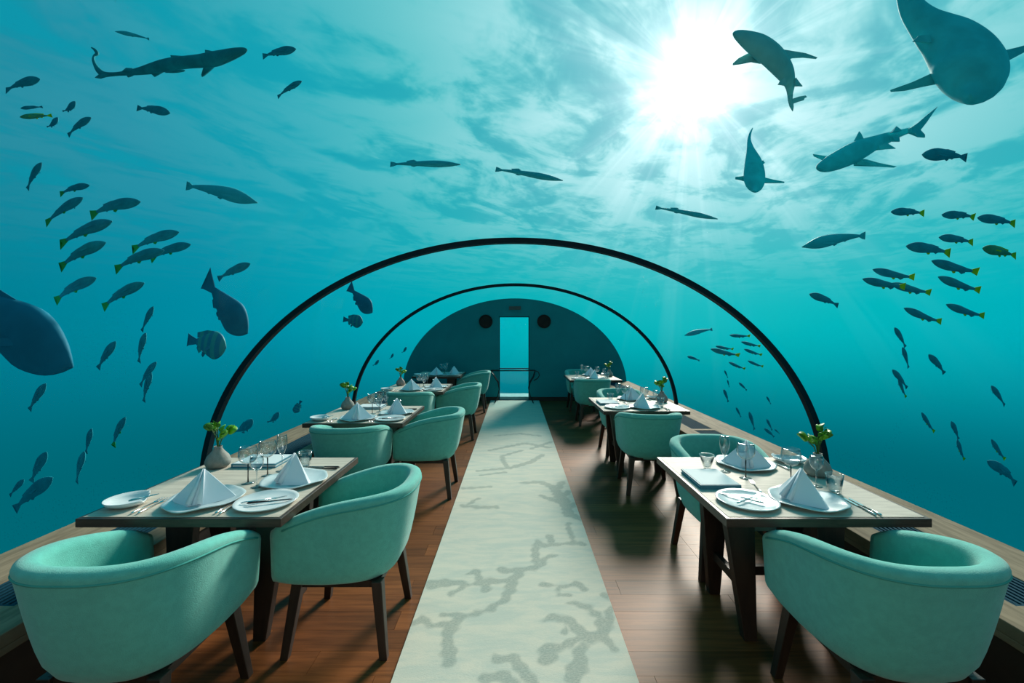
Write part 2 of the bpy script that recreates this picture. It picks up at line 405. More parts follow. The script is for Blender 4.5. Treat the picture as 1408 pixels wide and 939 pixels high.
# slim console with curved black legs in front of the narrow window
t_ = thing('console_table', 'slim black console with curved wire ends before the narrow window', 'table', (-.02, 9.62, 0))
bm = bmesh.new(); tube(bm, [(-.52, 0, .74), (.48, 0, .74), (.55, 0, .71), (.57, 0, .64), (.53, 0, .57), (.44, 0, .52)], .011, 8); build('top_rail', bm, 'black', t_, smooth=True)
bm = bmesh.new(); tube(bm, [(-.52, .22, .74), (.48, .22, .74)], .011, 8); build('top_rail', bm, 'black', t_, smooth=True)
bm = bmesh.new(); box(bm, -.50, .47, 0, .22, .748, .758); build('glass_top', bm, 'pane', t_)
for sx_ in (-1, 1):
    for yy_ in (0, .22):
        bm = bmesh.new()
        tube(bm, [(sx_*.50-.02, yy_, .74), (sx_*.44, yy_, .60), (sx_*.36, yy_, .47), (sx_*.33, yy_, .33), (sx_*.37, yy_, .15), (sx_*.44, yy_, .0)], .011, 8)
        build('leg', bm, 'black', t_, smooth=True)

# ---------------------------------------------------------------- carpet runner with woven coral
CW0, CW1 = -.563, .563
def fp(px_, py_): o_ = py_-CY; return ((px_-CX)/o_*H, F*H/o_)
A8 = lambda a, c: fp(530+a/3.805, 700+c/3.805)
A7 = lambda a, c: fp(540+a/2.476, 560+c/2.476)
strokes = []
def st8(fn, sc, *pts):
    P = []
    for a, c, r in pts:
        X, Y = fn(a, c); P.append((X, Y, r*(1.12 if sc > 3 else 1.55)/sc*Y/F))
    strokes.extend(zip(P, P[1:]) if len(P) > 1 else [(P[0], P[0])])
e = lambda *p: st8(A8, 3.805, *p)
g = lambda *p: st8(A7, 2.476, *p)
e((600,330,22),(700,330,25),(800,315,18),(780,260,20),(795,180,18)); e((800,315,16),(850,255,15),(900,248,8))
e((795,200,14),(860,195,18),(940,190,12),(1030,190,18)); e((860,150,20),(865,190,15)); e((955,80,12),(970,150,12),(985,185,14))
e((700,330,25),(650,420,28),(640,470,22),(560,530,18),(460,560,15),(380,575,22),(300,560,12))
e((640,390,20),(530,385,25),(440,405,12),(350,395,28),(240,405,35)); e((500,390,16),(480,330,18),(430,350,10)); e((400,410,14),(380,440,15),(335,458,12)); e((530,400,24),(530,430,25))
e((370,590,26),(340,640,35),(320,700,25),(330,760,42),(325,830,25)); e((340,610,20),(250,620,18),(190,585,22),(150,610,25))
e((820,405,20),(930,415,8),(1000,400,22),(1040,425,20)); e((900,420,10),(910,455,15),(965,465,8))
e((830,600,15),(880,575,22),(950,590,28),(1010,650,35),(1060,680,42),(1130,680,35),(1170,600,20),(1180,530,20))
e((960,505,12),(1050,515,20),(1120,580,22),(1140,650,25)); e((1150,690,22),(1190,740,20)); e((1010,690,22),(920,740,25),(840,740,32),(850,800,42))
e((1030,720,25),(1010,830,42),(980,900,42)); e((950,600,14),(940,660,12)); e((1150,465,22))
e((580,795,25),(660,795,30),(720,860,35),(780,920,30),(800,980,30)); e((530,900,35),(640,890,30),(700,960,30))
g((440,262,6),(500,258,8),(545,275,12),(580,320,14),(600,370,12),(640,385,10)); g((575,260,8),(565,280,8)); g((600,290,7),(575,310,9)); g((505,305,6),(560,325,10)); g((620,330,6),(600,350,8))
g((235,340,6),(300,345,9),(350,345,8)); g((290,315,5),(250,340,5)); g((240,280,5),(330,275,6)); g((290,220,5),(400,210,8),(470,190,8),(510,165,6)); g((330,150,5),(450,125,7),(530,140,7)); g((390,210,6),(370,170,5),(440,150,5))
g((350,100,4),(430,92,5),(500,100,5)); g((300,235,4),(380,225,6)); g((470,145,5),(540,120,5))
ysl = list(np.arange(.9, 3.2, .010)) + list(np.arange(3.2, 6.0, .016)) + list(np.arange(6.0, YF-.06, .04)) + [YF-.03]
xsl = np.linspace(CW0, CW1, 122)
GX, GY = np.meshgrid(xsl, np.array(ysl)); sd = np.full(GX.shape, 9.0)
for (ax, ay, ar), (bx_, by, br) in strokes:
    vx, vy = bx_-ax, by-ay; L2 = vx*vx+vy*vy+1e-9
    tt = np.clip(((GX-ax)*vx+(GY-ay)*vy)/L2, 0, 1)
    sd = np.minimum(sd, np.hypot(GX-ax-tt*vx, GY-ay-tt*vy) - (ar+(br-ar)*tt))
wob = .007*np.sin(GX*61+GY*23)+.006*np.sin(GY*83-GX*31)
pat = np.clip(.5-(sd+wob)/.016, 0, 1)
ny, nx = GX.shape
zt = .013 + .0*GX
V_ = np.stack([GX, GY, zt], -1).reshape(-1, 3)
idx = np.arange(ny*nx).reshape(ny, nx)
Fq = np.stack([idx[:-1, :-1], idx[:-1, 1:], idx[1:, 1:], idx[1:, :-1]], -1).reshape(-1, 4)
me = bpy.data.meshes.new('carpet_runner')
vb = [(CW0, ysl[0], .0005), (CW1, ysl[0], .0005), (CW1, ysl[-1], .0005), (CW0, ysl[-1], .0005)]; nb = ny*nx
fs = [tuple(f) for f in Fq.tolist()]
loop = list(idx[0, :]), list(idx[:, -1]), list(idx[-1, ::-1]), list(idx[::-1, 0])
for k in range(4): fs.append(tuple([nb+k] + [int(i) for i in loop[k]][0:] + [nb+(k+1) % 4])[::-1])
me.from_pydata(V_.tolist()+vb, [], fs); me.update()
at = me.attributes.new('coral', 'FLOAT', 'POINT'); at.data.foreach_set('value', np.concatenate([pat.reshape(-1), np.zeros(4)]).astype(np.float32))
m = mat('carpet', (.52, .55, .49), .95); t = m.node_tree; b = NB(t); P_ = t.nodes['Principled BSDF']
tcn = t.nodes.new('ShaderNodeTexCoord'); an = t.nodes.new('ShaderNodeAttribute'); an.attribute_name = 'coral'
nz = b.noise(b.v('MULTIPLY', tcn.outputs['Object'], (1.6, 6, 1)), 2.2, 6, .65, .4)
fine = b.noise(b.v('MULTIPLY', tcn.outputs['Object'], (1, 3, 1)), 70, 3, .7)
c0 = b.mix(b.ss(nz, .35, .68), (.62, .59, .49), (.48, .52, .455))
c0 = b.mix(b.m('MULTIPLY', b.ss(fine, .3, .7), .18), c0, (.36, .42, .38))
pf = b.m('MULTIPLY', an.outputs['Fac'], b.ss(fine, .32, .62, .40, .80))
t.links.new(b.mix(pf, c0, (.25, .30, .265)), P_.inputs['Base Color'])
bn = t.nodes.new('ShaderNodeBump'); bn.inputs['Strength'].default_value = .35; bn.inputs['Distance'].default_value = .003
t.links.new(fine, bn.inputs['Height']); t.links.new(bn.outputs[0], P_.inputs['Normal'])
M['carpet'] = m
tag(link('carpet_runner', me, 'carpet'), 'long pale grey-green carpet runner with a woven coral pattern down the aisle', 'carpet')

# ---------------------------------------------------------------- tub chair
def u_path(n=44, a=.274, bb=.318, yf=.30):
    pts = []
    for i in range(9): pts.append((a*(.985+.015*i/8), yf-(yf-.02)*i/8.0))
    for i in range(1, n):
        th = PI*i/n; c, s_ = math.cos(th), math.sin(th); ex = 2/2.8
        pts.append((a*math.copysign(abs(c)**ex, c), .02-bb*abs(s_)**ex))
    for i in range(9): pts.append((-a*(.985+.015*(8-i)/8), .02+(yf-.02)*i/8.0))
    return pts
def path_norm(pts):
    out = []
    for i in range(len(pts)):
        p, q_ = Vector(pts[max(i-1, 0)]), Vector(pts[min(i+1, len(pts)-1)]); t = (q_-p).normalized()
        nn = Vector((-t.y, t.x))*-1
        out.append(nn)
    c = Vector((0, 0))
    if out[0].x < 0: out = [-q_ for q_ in out]
    return out
def rim_z(yv): s_ = max(0, yv+.36); return .81 - .40*s_*s_
def make_chair():
    t = thing('tub_chair', 'x', 'chair')
    P = u_path(); N = path_norm(P)
    bm = bmesh.new(); prev = None
    for i, ((px_, py_), nn) in enumerate(zip(P, N)):
        hz = rim_z(py_-.04); back = max(0, min(1, (-py_+.05)/.3))
        end = min(i, len(P)-1-i); sh = 1.0
        # profile: (offset along normal, z)
        fl = .022+.030*back; bo = -.016-.030*back; zb = .362
        th = .066
        prof = [(bo-.055, zb-.004), (bo-.012, zb-.001), (bo+.004, zb+.014)]
        for k in range(1, 7):
            f_ = k/7.0; prof.append((bo+(fl-bo)*(f_**.6)+.004, zb+.014+(hz-.04-zb-.014)*f_))
        prof += [(fl+.006, hz-.038), (fl+.008, hz-.024), (fl+.003, hz-.010), (fl-.012, hz-.001), (fl-.033, hz), (fl-.052, hz-.005), (fl-.064, hz-.018), (fl-.068, hz-.035)]
        ib = bo-.055
        for k in range(1, 5): f_ = k/4.0; prof.append((fl-.068+(ib-(fl-.068))*f_**1.3, hz-.035+(.41-hz+.035)*f_))
        if end < 4:
            rr = (1-end/4.0); mid = sum(o_ for o_, _ in prof)/len(prof)
            prof = [(o_+(mid-o_)*.55*rr**2, z_-(.020*rr**2 if z_ > hz-.08 else 0)+(.02*rr**2 if z_ < .39 else 0)) for o_, z_ in prof]
        r = [bm.verts.new((px_+nn.x*o_, py_+nn.y*o_, z_)) for o_, z_ in prof]
        if prev:
            for j in range(len(r)): bm.faces.new((prev[j], prev[(j+1) % len(r)], r[(j+1) % len(r)], r[j]))
        else: bm.faces.new(r)
        prev = r
    bm.faces.new(prev[::-1])
    shell = build('shell', bm, 'fabric', t, smooth=True)
    # piping under the rim outside
    bm = bmesh.new(); pts = []
    for i, ((px_, py_), nn) in enumerate(zip(P, N)):
        if i < 2 or i > len(P)-3: continue
        back = max(0, min(1, (-py_+.05)/.3)); fl = .022+.030*back
        pts.append((px_+nn.x*(fl+.006), py_+nn.y*(fl+.006), rim_z(py_-.04)-.040))
    tube(bm, pts, .0045, 6); build('piping', bm, 'piping', shell, smooth=True)
    # seat
    bm = bmesh.new()
    ins = [(px_-nn.x*.082, py_-nn.y*.082) for (px_, py_), nn in zip(P, N)]
    ins = [(max(-.22, min(.22, a)), c) for a, c in ins if c < .27]
    ins = [(.20, .30)] + ins + [(-.20, .30)]
    lv = []
    for k, (sc, zc) in enumerate(((1, .345), (1.0, .44), (.985, .458), (.94, .468))):
        lv.append([bm.verts.new((a*sc, (c)*sc, zc)) for a, c in ins])
    for A_, D_ in zip(lv, lv[1:]):
        n = len(A_)
        for j in range(n): bm.faces.new((A_[j], A_[(j+1) % n], D_[(j+1) % n], D_[j]))
    bm.faces.new(lv[0][::-1]); cc = bm.verts.new((0, 0, .475)); n = len(lv[-1])
    for j in range(n): bm.faces.new((lv[-1][j], lv[-1][(j+1) % n], cc))
    build('seat', bm, 'fabric', t, smooth=True)
    bm = bmesh.new(); s_ = .192
    for a0, a1 in (((-s_, -s_), (s_, -s_)), ((s_, -s_), (s_, s_)), ((s_, s_), (-s_, s_)), ((-s_, s_), (-s_, -s_))):
        bar(bm, (*a0, .345), (*a1, .345), .035, .032)
    build('base_frame', bm, 'dark_wood', t)
    for sx_, sy_ in ((-1, -1), (1, -1), (1, 1), (-1, 1)):
        build('leg', leg_bm((sx_*.197, sy_*.197, .36), (sx_*.243, sy_*.243, 0), (.052, .052), (.038, .038)), 'dark_wood', t, bevel=.003)
    return t
chair = make_chair()
chairs = [  # x, y, facing, label
    (-1.49, 1.755, 0, 'teal tub chair at the bottom left corner, its back to the camera'),
    (-.885, 2.35, PI/2, 'teal tub chair on the aisle side of the nearest left table'),
    (-1.46, 3.86, 0, 'teal tub chair seen from behind, in front of the second left table'),
    (-.87, 4.37, PI/2, 'teal tub chair on the aisle side of the second left table'),
    (-1.44, 5.96, 0, 'teal tub chair seen from behind, in front of the third left table'),
    (-.87, 6.62, PI/2, 'teal tub chair on the aisle side of the third left table'),
    (-.85, 8.78, PI/2, 'small-looking teal tub chair on the aisle side of the farthest left table'),
    (1.46, 1.755, 0, 'teal tub chair at the bottom right corner, its back to the camera'),
    (1.45, 3.01, PI, 'teal tub chair facing the camera behind the nearest right table'),
    (1.37, 4.45, -.05, 'teal tub chair seen from behind, in front of the second right table'),
    (1.43, 5.76, PI, 'teal tub chair facing the camera behind the second right table'),
    (1.35, 7.55, 0, 'teal tub chair seen from behind, in front of the farthest right table'),
    (1.36, 8.93, PI, 'teal tub chair facing the camera behind the farthest right table'),
]
for X, Y, rz, lab in chairs: use(chair, lab, (X, Y, 0), rz, 'teal tub chairs at the tables')

# ---------------------------------------------------------------- tables
TW, TD, TT = .94, .97, .75
def make_table():
    t = thing('dining_table', 'x', 'table')
    bm = bmesh.new(); box(bm, -TW/2, TW/2, -TD/2, TD/2, TT-.042, TT-.002); build('tabletop', bm, 'table_wood', t, bevel=.003)
    bm = bmesh.new(); box(bm, -TW/2+.018, TW/2-.018, -TD/2+.018, TD/2-.018, TT-.003, TT); build('top_inlay', bm, 'top', t, label='pale oak inlay')
    for sx_ in (-1, 1):
        for sy_ in (-1, 1):
            build('leg', leg_bm((sx_*.245, sy_*.13, TT-.042), (sx_*.215, sy_*.20, 0), (.17, .055), (.065, .05)), 'dark_wood', t, bevel=.003)
        bm = bmesh.new(); bar(bm, (sx_*.222, -.17, .25), (sx_*.222, .17, .25), .03, .05); build('stretcher', bm, 'dark_wood', t)
    bm = bmesh.new(); bar(bm, (-.21, 0, .25), (.21, 0, .25), .03, .05); build('stretcher', bm, 'dark_wood', t)
    bm = bmesh.new(); box(bm, -.30, .30, -.22, -.18, TT-.075, TT-.043); box(bm, -.30, .30, .18, .22, TT-.075, TT-.043); build('top_rail', bm, 'dark_wood', t)
    return t
table = make_table()
LT = [(-1.54, 2.445, 'nearest left table'), (-1.52, 4.495, 'second left table'), (-1.50, 6.62, 'third left table'), (-1.53, 8.80, 'farthest left table')]
RT = [(1.437, 2.445, 'nearest right table'), (1.43, 5.13, 'second right table'), (1.45, 8.14, 'farthest right table')]
for X, Y, nm in LT+RT:
    use(table, 'square dark-edged table with a pale oak top, the %s' % nm.replace(' table', ' one of its row'), (X, Y, 0), 0, 'square dining tables')

# ---------------------------------------------------------------- tableware prototypes
def mk(name, cat): return thing(name, 'x', cat)
def make_charger():
    t = mk('charger_plate', 'plate'); bm = bmesh.new(); n = 40
    prof = [(.09, .0), (.10, .0), (.165, .014), (.174, .019), (.172, .022), (.158, .018), (.12, .009), (.0, .008)]
    lathe(bm, [(0, 0)]+prof, n)
    for v_ in bm.verts:
        r = math.hypot(v_.co.x, v_.co.y)
        if r > .1:
            a = math.atan2(v_.co.y, v_.co.x); k = 1+.022*math.sin(3*a+.6)*(r/.17)**2+.012*math.sin(7*a)*(r/.17)**2; v_.co.x *= k; v_.co.y *= k; v_.co.z += .004*math.sin(5*a)*(r/.17)**2
    build('plate', bm, 'china_grey', t, smooth=True); return t
def make_napkin():
    t = mk('napkin', 'napkin'); bm = bmesh.new()
    v = [bm.verts.new(p) for p in ((0, 0, .155), (-.150, -.015, 0), (-.022, -.10, .0), (-.012, -.060, .06), (.004, -.085, 0), (.014, -.058, .055), (.036, -.095, 0), (.150, .012, 0), (.135, .03, .0), (.01, .06, 0), (-.135, .012, 0), (0.004, .006, .152), (-.008, 0.0, .150))]
    fs_ = [(0,1,2),(0,2,3),(0,3,4),(0,4,5),(0,5,6),(0,6,7),(0,7,8),(0,8,9),(0,9,10),(0,10,1),(1,10,9),(1,9,2),(2,9,4),(4,9,6),(6,9,8),(6,8,7),(2,4,3),(4,6,5)]
    for f_ in fs_: bm.faces.new([v[i] for i in f_])
    for q_ in (11, 12): bm.verts.remove(v[q_])
    build('folded_cloth', bm, 'linen', t, bevel=.002)
    bm = bmesh.new(); bar(bm, (-.002, -.004, .153), (-.018, -.098, .010), .006, .006, .022, .020); bar(bm, (.002, -.004, .153), (.032, -.094, .010), .006, .006, .022, .020)
    build('hem', bm, 'linen', t, smooth=True); return t
def make_dish(name='side_plate', r=.145, m='china'):
    t = mk(name, 'plate'); bm = bmesh.new()
    lathe(bm, [(0, 0), (r*.6, 0), (r*.92, .010), (r, .018), (r*.985, .020), (r*.88, .013), (r*.6, .006), (0, .005)], 36)
    build('plate', bm, m, t, smooth=True); return t
def make_bowl():
    t = mk('bread_dish', 'dish'); bm = bmesh.new(); r = .10
    lathe(bm, [(0, 0), (r*.55, 0), (r*.9, .018), (r, .034), (r*.97, .035), (r*.84, .020), (r*.5, .006), (0, .005)], 36)
    for v_ in bm.verts:
        if v_.co.x > .065: v_.co.x = .065+(v_.co.x-.065)*.2; v_.co.z *= .75
    build('dish', bm, 'china', t, smooth=True); return t
def make_knife(name='knife', m='steel', L=.215):
    t = mk(name, 'knife'); bm = bmesh.new(); tube(bm, [(0, -L/2, .005), (0, -L/2+.01, .006), (0, 0, .005)], [.003, .0055, .0035], 8); build('handle', bm, 'teal_handle' if m == 'steel_t' else m, t, smooth=True)
    bm = bmesh.new(); bar(bm, (0, 0, .004), (0.001, L/2-.015, .003), .011, .0025, .013, .002); bar(bm, (0.001, L/2-.0151, .003), (.003, L/2, .003), .013, .002, .003, .0015); build('blade', bm, 'steel' if m == 'steel_t' else m, t); return t
def make_fork():
    t = mk('fork', 'fork'); bm = bmesh.new(); tube(bm, [(0, -.10, .005), (0, -.09, .006), (0, .03, .0045)], [.003, .005, .003], 8); build('handle', bm, 'steel', t, smooth=True)
    bm = bmesh.new(); bar(bm, (0, .03, .004), (0, .05, .003), .006, .003, .020, .0025)
    for q_ in (-.008, -.0027, .0027, .008): bar(bm, (q_, .05, .003), (q_, .10, .006), .0030, .002, .0018, .0015)
    build('tines', bm, 'steel', t); return t
def make_wine(name, bowl, stem_h, m_stem='smoke', foot_r=.034):
    t = mk(name, 'glass'); bm = bmesh.new(); lathe(bm, [(0, 0), (foot_r, .0), (foot_r, .0015), (foot_r*.3, .004), (.005, .007), (0, .007)], 24); build('foot', bm, 'glass', t, smooth=True)
    bm = bmesh.new(); lathe(bm, [(.0040, .006), (.0028, stem_h*.5), (.0040, stem_h)], 10); build('stem', bm, m_stem, t, smooth=True)
    bm = bmesh.new(); out = [(r, z_+stem_h) for r, z_ in bowl]; inn = [(max(r-.0014, 0), z_+stem_h+.001) for r, z_ in bowl][::-1]
    lathe(bm, [(0, stem_h-.001)]+out+inn+[(0, stem_h+.002)], 24, False, False); build('bowl', bm, 'glass', t, smooth=True); return t
coupe_b = [(.006, .002), (.028, .012), (.045, .030), (.050, .052), (.047, .085), (.044, .10)]
flute_b = [(.005, .003), (.016, .018), (.026, .045), (.030, .075), (.028, .11), (.026, .125)]
small_b = [(.005, .003), (.022, .016), (.033, .038), (.034, .062), (.030, .085)]
def make_tumbler(r0, r1, h_, name='tumbler'):
    t = mk(name, 'glass'); bm = bmesh.new()
    lathe(bm, [(0, 0), (r0*.9, 0), (r0, .004), (r1, h_), (r1-.002, h_), (r0-.001, .014), (0, .012)], 28, False, False); build('body', bm, 'glass', t, smooth=True)
    bm = bmesh.new(); tube(bm, [((r1-.001)*math.cos(2*PI*j/28), (r1-.001)*math.sin(2*PI*j/28), h_) for j in range(29)], .0014, 5); build('rim', bm, 'glass', t, smooth=True); return t
def make_menu():
    t = mk('menu_folder', 'menu'); bm = bmesh.new(); box(bm, -.14, .14, -.11, .11, 0, .006); box(bm, -.14, .14, -.11, .11, .018, .024); box(bm, -.14, -.134, -.11, .11, .006, .018); build('cover', bm, 'menu', t)
    bm = bmesh.new(); box(bm, -.133, .136, -.106, .106, .007, .0175); build('pages', bm, 'paper', t)
    bm = bmesh.new(); box(bm, -.132, .132, -.102, .102, .0242, .0255); build('cover_sheet', bm, 'paper', t); return t
def make_vase(m='vase'):
    t = mk('bud_vase', 'vase'); bm = bmesh.new()
    lathe(bm, [(0, 0), (.052, 0), (.068, .018), (.072, .04), (.060, .072), (.034, .102), (.022, .122), (.024, .132), (.020, .132), (.018, .12), (.0, .118)], 32, False, False)
    build('body', bm, m, t, smooth=True); return t
def make_plant(seed, k, spread, hgt, m='leaf'):
    rnd = random.Random(seed); t = mk('leafy_sprig', 'plant')
    for i in range(k):
        a = 2*PI*i*.382*1.0+rnd.uniform(-.3, .3); rr = spread*(.15+.75*((i*.618)%1)); hh = hgt*(.30+.70*((i*.382+.2)%1))
        tip = Vector((rr*math.cos(a), rr*math.sin(a), hh)); bm = bmesh.new()
        tube(bm, [(0, 0, -.03), (tip.x*.35, tip.y*.35, hh*.5), tuple(tip)], [.0022, .0018, .0012], 5); stm = build('stem', bm, 'stem', t, smooth=True)
        bm = bmesh.new(); L = rnd.uniform(.036, .054)*(spread/.055); W = L*.47; up = Vector((math.cos(a)*.5, math.sin(a)*.5, .55)).normalized(); side = up.cross(Vector((0, 0, 1))).normalized(); nn = up.cross(side)
        side = (side*math.cos(.5*(-1)**i)+nn*math.sin(.7*(-1)**i)).normalized(); nn = up.cross(side)
        rim_ = []; n = 12
        for j in range(n):
            th = 2*PI*j/n; rim_.append(bm.verts.new(tip+up*(L*.5*(1-math.cos(th)))+side*W*math.sin(th)*(1-.15*math.cos(th))+nn*.006*math.cos(2*th)))
        mid = bm.verts.new(tip+up*L*.5-nn*.006)
        for j in range(n): bm.faces.new((rim_[j], rim_[(j+1) % n], mid))
        o = build('leaf', bm, m if i % 3 else 'leaf2', stm, smooth=True)
        md = o.modifiers.new('solid', 'SOLIDIFY'); md.thickness = .0012
    return t
P = dict(charger=make_charger(), napkin=make_napkin(), side=make_dish(), bowl=make_bowl(), knife=make_knife(), bknife=make_knife('butter_knife', 'steel_t', .12), dark=make_knife('table_knife', 'gun', .2), fork=make_fork(),
         coupe=make_wine('wine_glass', coupe_b, .105), flute=make_wine('champagne_glass', flute_b, .095, 'glass'), small=make_wine('wine_glass', small_b, .085, 'glass', .03),
         tumbler=make_tumbler(.030, .042, .10), cone=make_tumbler(.020, .046, .085, 'water_glass'), menu=make_menu(), vase=make_vase(), vase2=make_vase('vase_rose'), plant=make_plant(3, 17, .066, .13), plant2=make_plant(8, 17, .066, .14))
def settle(tabs, X0, Yc0, items, base=TT):
    for k, (tx, ty, tn_) in enumerate(tabs):
        dx_, dy_ = tx-X0, ty-Yc0
        for key, X, Y, zo, rz, lab, grp in items:
            kk = key
            if key == 'vase' and (tn_ in ('third left table', 'second right table')): kk = 'vase2'
            if key == 'plant' and k % 2: kk = 'plant2'
            if key in ('menu',) and k > 1: continue
            if tn_ == 'farthest left table' and key in ('vase', 'plant'): continue
            if key in ('vase',): lab2 = ('rose-brown' if kk == 'vase2' else 'grey stone')+' bud vase on the '+tn_
            else: lab2 = lab % tn_
            use(P[kk], lab2, (X+dx_, Y+dy_, base+zo), rz, grp)
g1 = 'charger plates'; 
left_items = [
 ('vase', -1.875, 2.71, 0, 0, '', 'bud vases'), ('plant', -1.875, 2.71, .135, .4, 'green leafy sprig in the vase on the %s', 'sprigs in vases'),
 ('bowl', -1.905, 2.12, 0, .5, 'small white bread dish at the window-side corner of the %s', 'bread dishes'), ('bknife', -1.845, 2.135, .026, -.55, 'small butter knife with a teal handle on the bread dish of the %s', 'butter knives'),
 ('charger', -1.56, 2.16, 0, 0, 'pale round charger plate nearest the camera on the %s', g1), ('napkin', -1.57, 2.17, .0085, .12, 'white napkin folded to a peak, nearest the camera on the %s', 'folded napkins'),
 ('charger', -1.256, 2.45, 0, 1.6, 'pale round charger plate on the aisle side of the %s', g1), ('napkin', -1.255, 2.455, .0085, -.72, 'white napkin folded to a peak, aisle side of the %s', 'folded napkins'),
 ('menu', -1.64, 2.80, 0, 0, 'blue-edged menu folder lying on the %s', 'menu folders'),
 ('tumbler', -1.32, 2.70, 0, 0, 'clear water tumbler on the aisle side of the %s', 'water tumblers'),
 ('coupe', -1.505, 2.42, 0, 0, 'wine glass with a black stem, the nearer one on the %s', 'wine glasses'), ('coupe', -1.47, 2.55, 0, 1, 'wine glass with a black stem, the farther one on the %s', 'wine glasses'),
 ('small', -1.42, 2.36, 0, 0, 'small all-clear wine glass amid the glasses on the %s', 'wine glasses'), ('flute', -1.43, 2.635, 0, 0, 'tall slim all-clear champagne glass on the %s', 'champagne glasses'),
 ('side', -1.235, 2.135, 0, 0, 'flat white side plate at the near aisle corner of the %s', 'side plates'), ('fork', -1.25, 2.14, .011, -1.1, 'fork lying across the side plate of the %s', 'forks'), ('dark', -1.21, 2.12, .013, -1.25, 'dark knife lying across the side plate of the %s', 'knives'),
 ('fork', -1.765, 2.10, 0, .05, 'outer fork left of the near plate on the %s', 'forks'), ('fork', -1.795, 2.10, 0, .05, 'outermost steel piece left of the near plate on the %s', 'forks'),
 ('knife', -1.375, 2.10, 0, 0, 'steel knife just right of the near plate on the %s', 'knives'), ('knife', -1.40, 2.11, 0, 0, 'inner steel knife beside the near plate on the %s', 'knives'),
 ('dark', -1.20, 2.70, 0, 1.5, 'dark knife at the far aisle corner of the %s', 'knives'), ('dark', -1.20, 2.665, 0, 1.5, 'second dark knife at the far aisle corner of the %s', 'knives'),
]
right_items = [
 ('vase', 1.80, 2.55, 0, 0, '', 'bud vases'), ('plant', 1.80, 2.55, .135, 2.2, 'green leafy sprig in the vase on the %s', 'sprigs in vases'),
 ('charger', 1.467, 2.16, 0, 1.1, 'pale round charger plate nearest the camera on the %s', g1), ('napkin', 1.455, 2.175, .0085, -1.45, 'white napkin folded to a peak, nearest the camera on the %s', 'folded napkins'),
 ('charger', 1.475, 2.745, 0, 2, 'pale round charger plate on the far side of the %s', g1), ('napkin', 1.48, 2.745, .0085, -.5, 'white napkin folded to a peak, far side of the %s', 'folded napkins'),
 ('menu', 1.115, 2.46, 0, 1.57, 'blue-edged menu folder lying on the %s', 'menu folders'),
 ('side', 1.16, 2.145, 0, 0, 'flat white side plate at the near aisle corner of the %s', 'side plates'), ('fork', 1.17, 2.15, .011, -1.0, 'fork lying across the side plate of the %s', 'forks'), ('knife', 1.14, 2.17, .011, .8, 'knife lying across the side plate of the %s', 'knives'),
 ('cone', 1.20, 2.68, 0, 0, 'tapering water glass on the aisle side of the %s', 'water tumblers'), ('flute', 1.28, 2.62, 0, 0, 'tall slim all-clear champagne glass on the %s', 'champagne glasses'),
 ('coupe', 1.345, 2.50, 0, 0, 'wine glass with a black stem, farther from the camera on the %s', 'wine glasses'), ('coupe', 1.534, 2.385, 0, 1, 'wine glass with a black stem, nearer the camera on the %s', 'wine glasses'),
 ('small', 1.665, 2.37, 0, 0, 'small all-clear wine glass near the vase on the %s', 'wine glasses'), ('tumbler', 1.69, 2.27, 0, 0, 'clear water tumbler on the window side of the %s', 'water tumblers'),
 ('bowl', 1.80, 2.82, 0, 1.3, 'small white bread dish at the far window corner of the %s', 'bread dishes'),
 ('side', 1.735, 2.02+.62, 0, 0, '', ''),
 ('fork', 1.265, 2.10+.0, .022, .0, '', ''),
 ('knife', 1.27, 2.44, 0, -.0, '', ''),
]
right_items = right_items[:-3] + [
 ('knife', 1.345-.055+.0, 2.07+.0, 0, 0, '', '')][:0] + [
 ('fork', 1.325, 2.36, 0, -.25, 'fork lying between the menu and the near plate on the %s', 'forks'),
 ('knife', 1.675, 2.09, 0, -.05, 'steel knife right of the near plate on the %s', 'knives'),
 ('knife', 1.70, 2.09, 0, -.05, 'outermost steel knife right of the near plate on the %s', 'knives'),
 ('fork', 1.68, 2.74, 0, .1, 'fork beside the far plate on the %s', 'forks'),
]
settle(LT, -1.54, 2.445, left_items)
settle(RT, 1.437, 2.445, right_items)

# ---------------------------------------------------------------- fish
def fish_body(hr, wr, bend, n=16, pk=.36, nose=.7, tailw=.09):
    bm = bmesh.new(); prev = None; K = 18
    for i in range(K+1):
        f_ = i/K; xx_ = .5-(.5+pk)*f_
        if f_ < .38: r = (f_/.38)**nose; r = math.sin(r*PI/2)
        else: g_ = (f_-.38)/.62; r = tailw/hr/2*2*g_**1.2+(1-g_**1.5)*(1-tailw/hr*g_) if hr else 0; r = max(r, tailw/hr)
        hz_, hw_ = hr/2*r, wr/2*r*(1-.35*max(0, f_-.5))
        zc = bend*(xx_-.1)**2*(1 if xx_ < .1 else .3)
        if i == 0: hz_ = hw_ = .006
        ring = [bm.verts.new((xx_, hw_*math.cos(2*PI*j/n), zc+hz_*math.sin(2*PI*j/n))) for j in range(n)]
        if prev:
            for j in range(n): bm.faces.new((prev[j], prev[(j+1) % n], ring[(j+1) % n], ring[j]))
        else: bm.faces.new(ring)
        prev = ring
    bm.faces.new(prev[::-1]); return bm
def fin_bm(pts, th=.010):
    bm = bmesh.new(); n = len(pts); f0 = []; f1 = []
    for i, p in enumerate(pts):
        k = th if i in (0, n-1) else th*.3
        x_, z_ = p[0], p[1]; y_ = p[2] if len(p) > 2 else 0
        f0.append(bm.verts.new((x_, y_-k, z_))); f1.append(bm.verts.new((x_, y_+k, z_)))
    bm.faces.new(f0); bm.faces.new(f1[::-1])
    for i in range(n): bm.faces.new((f0[i], f1[i], f1[(i+1) % n], f0[(i+1) % n]))
    bmesh.ops.triangulate(bm, faces=bm.faces[:])
    return bm
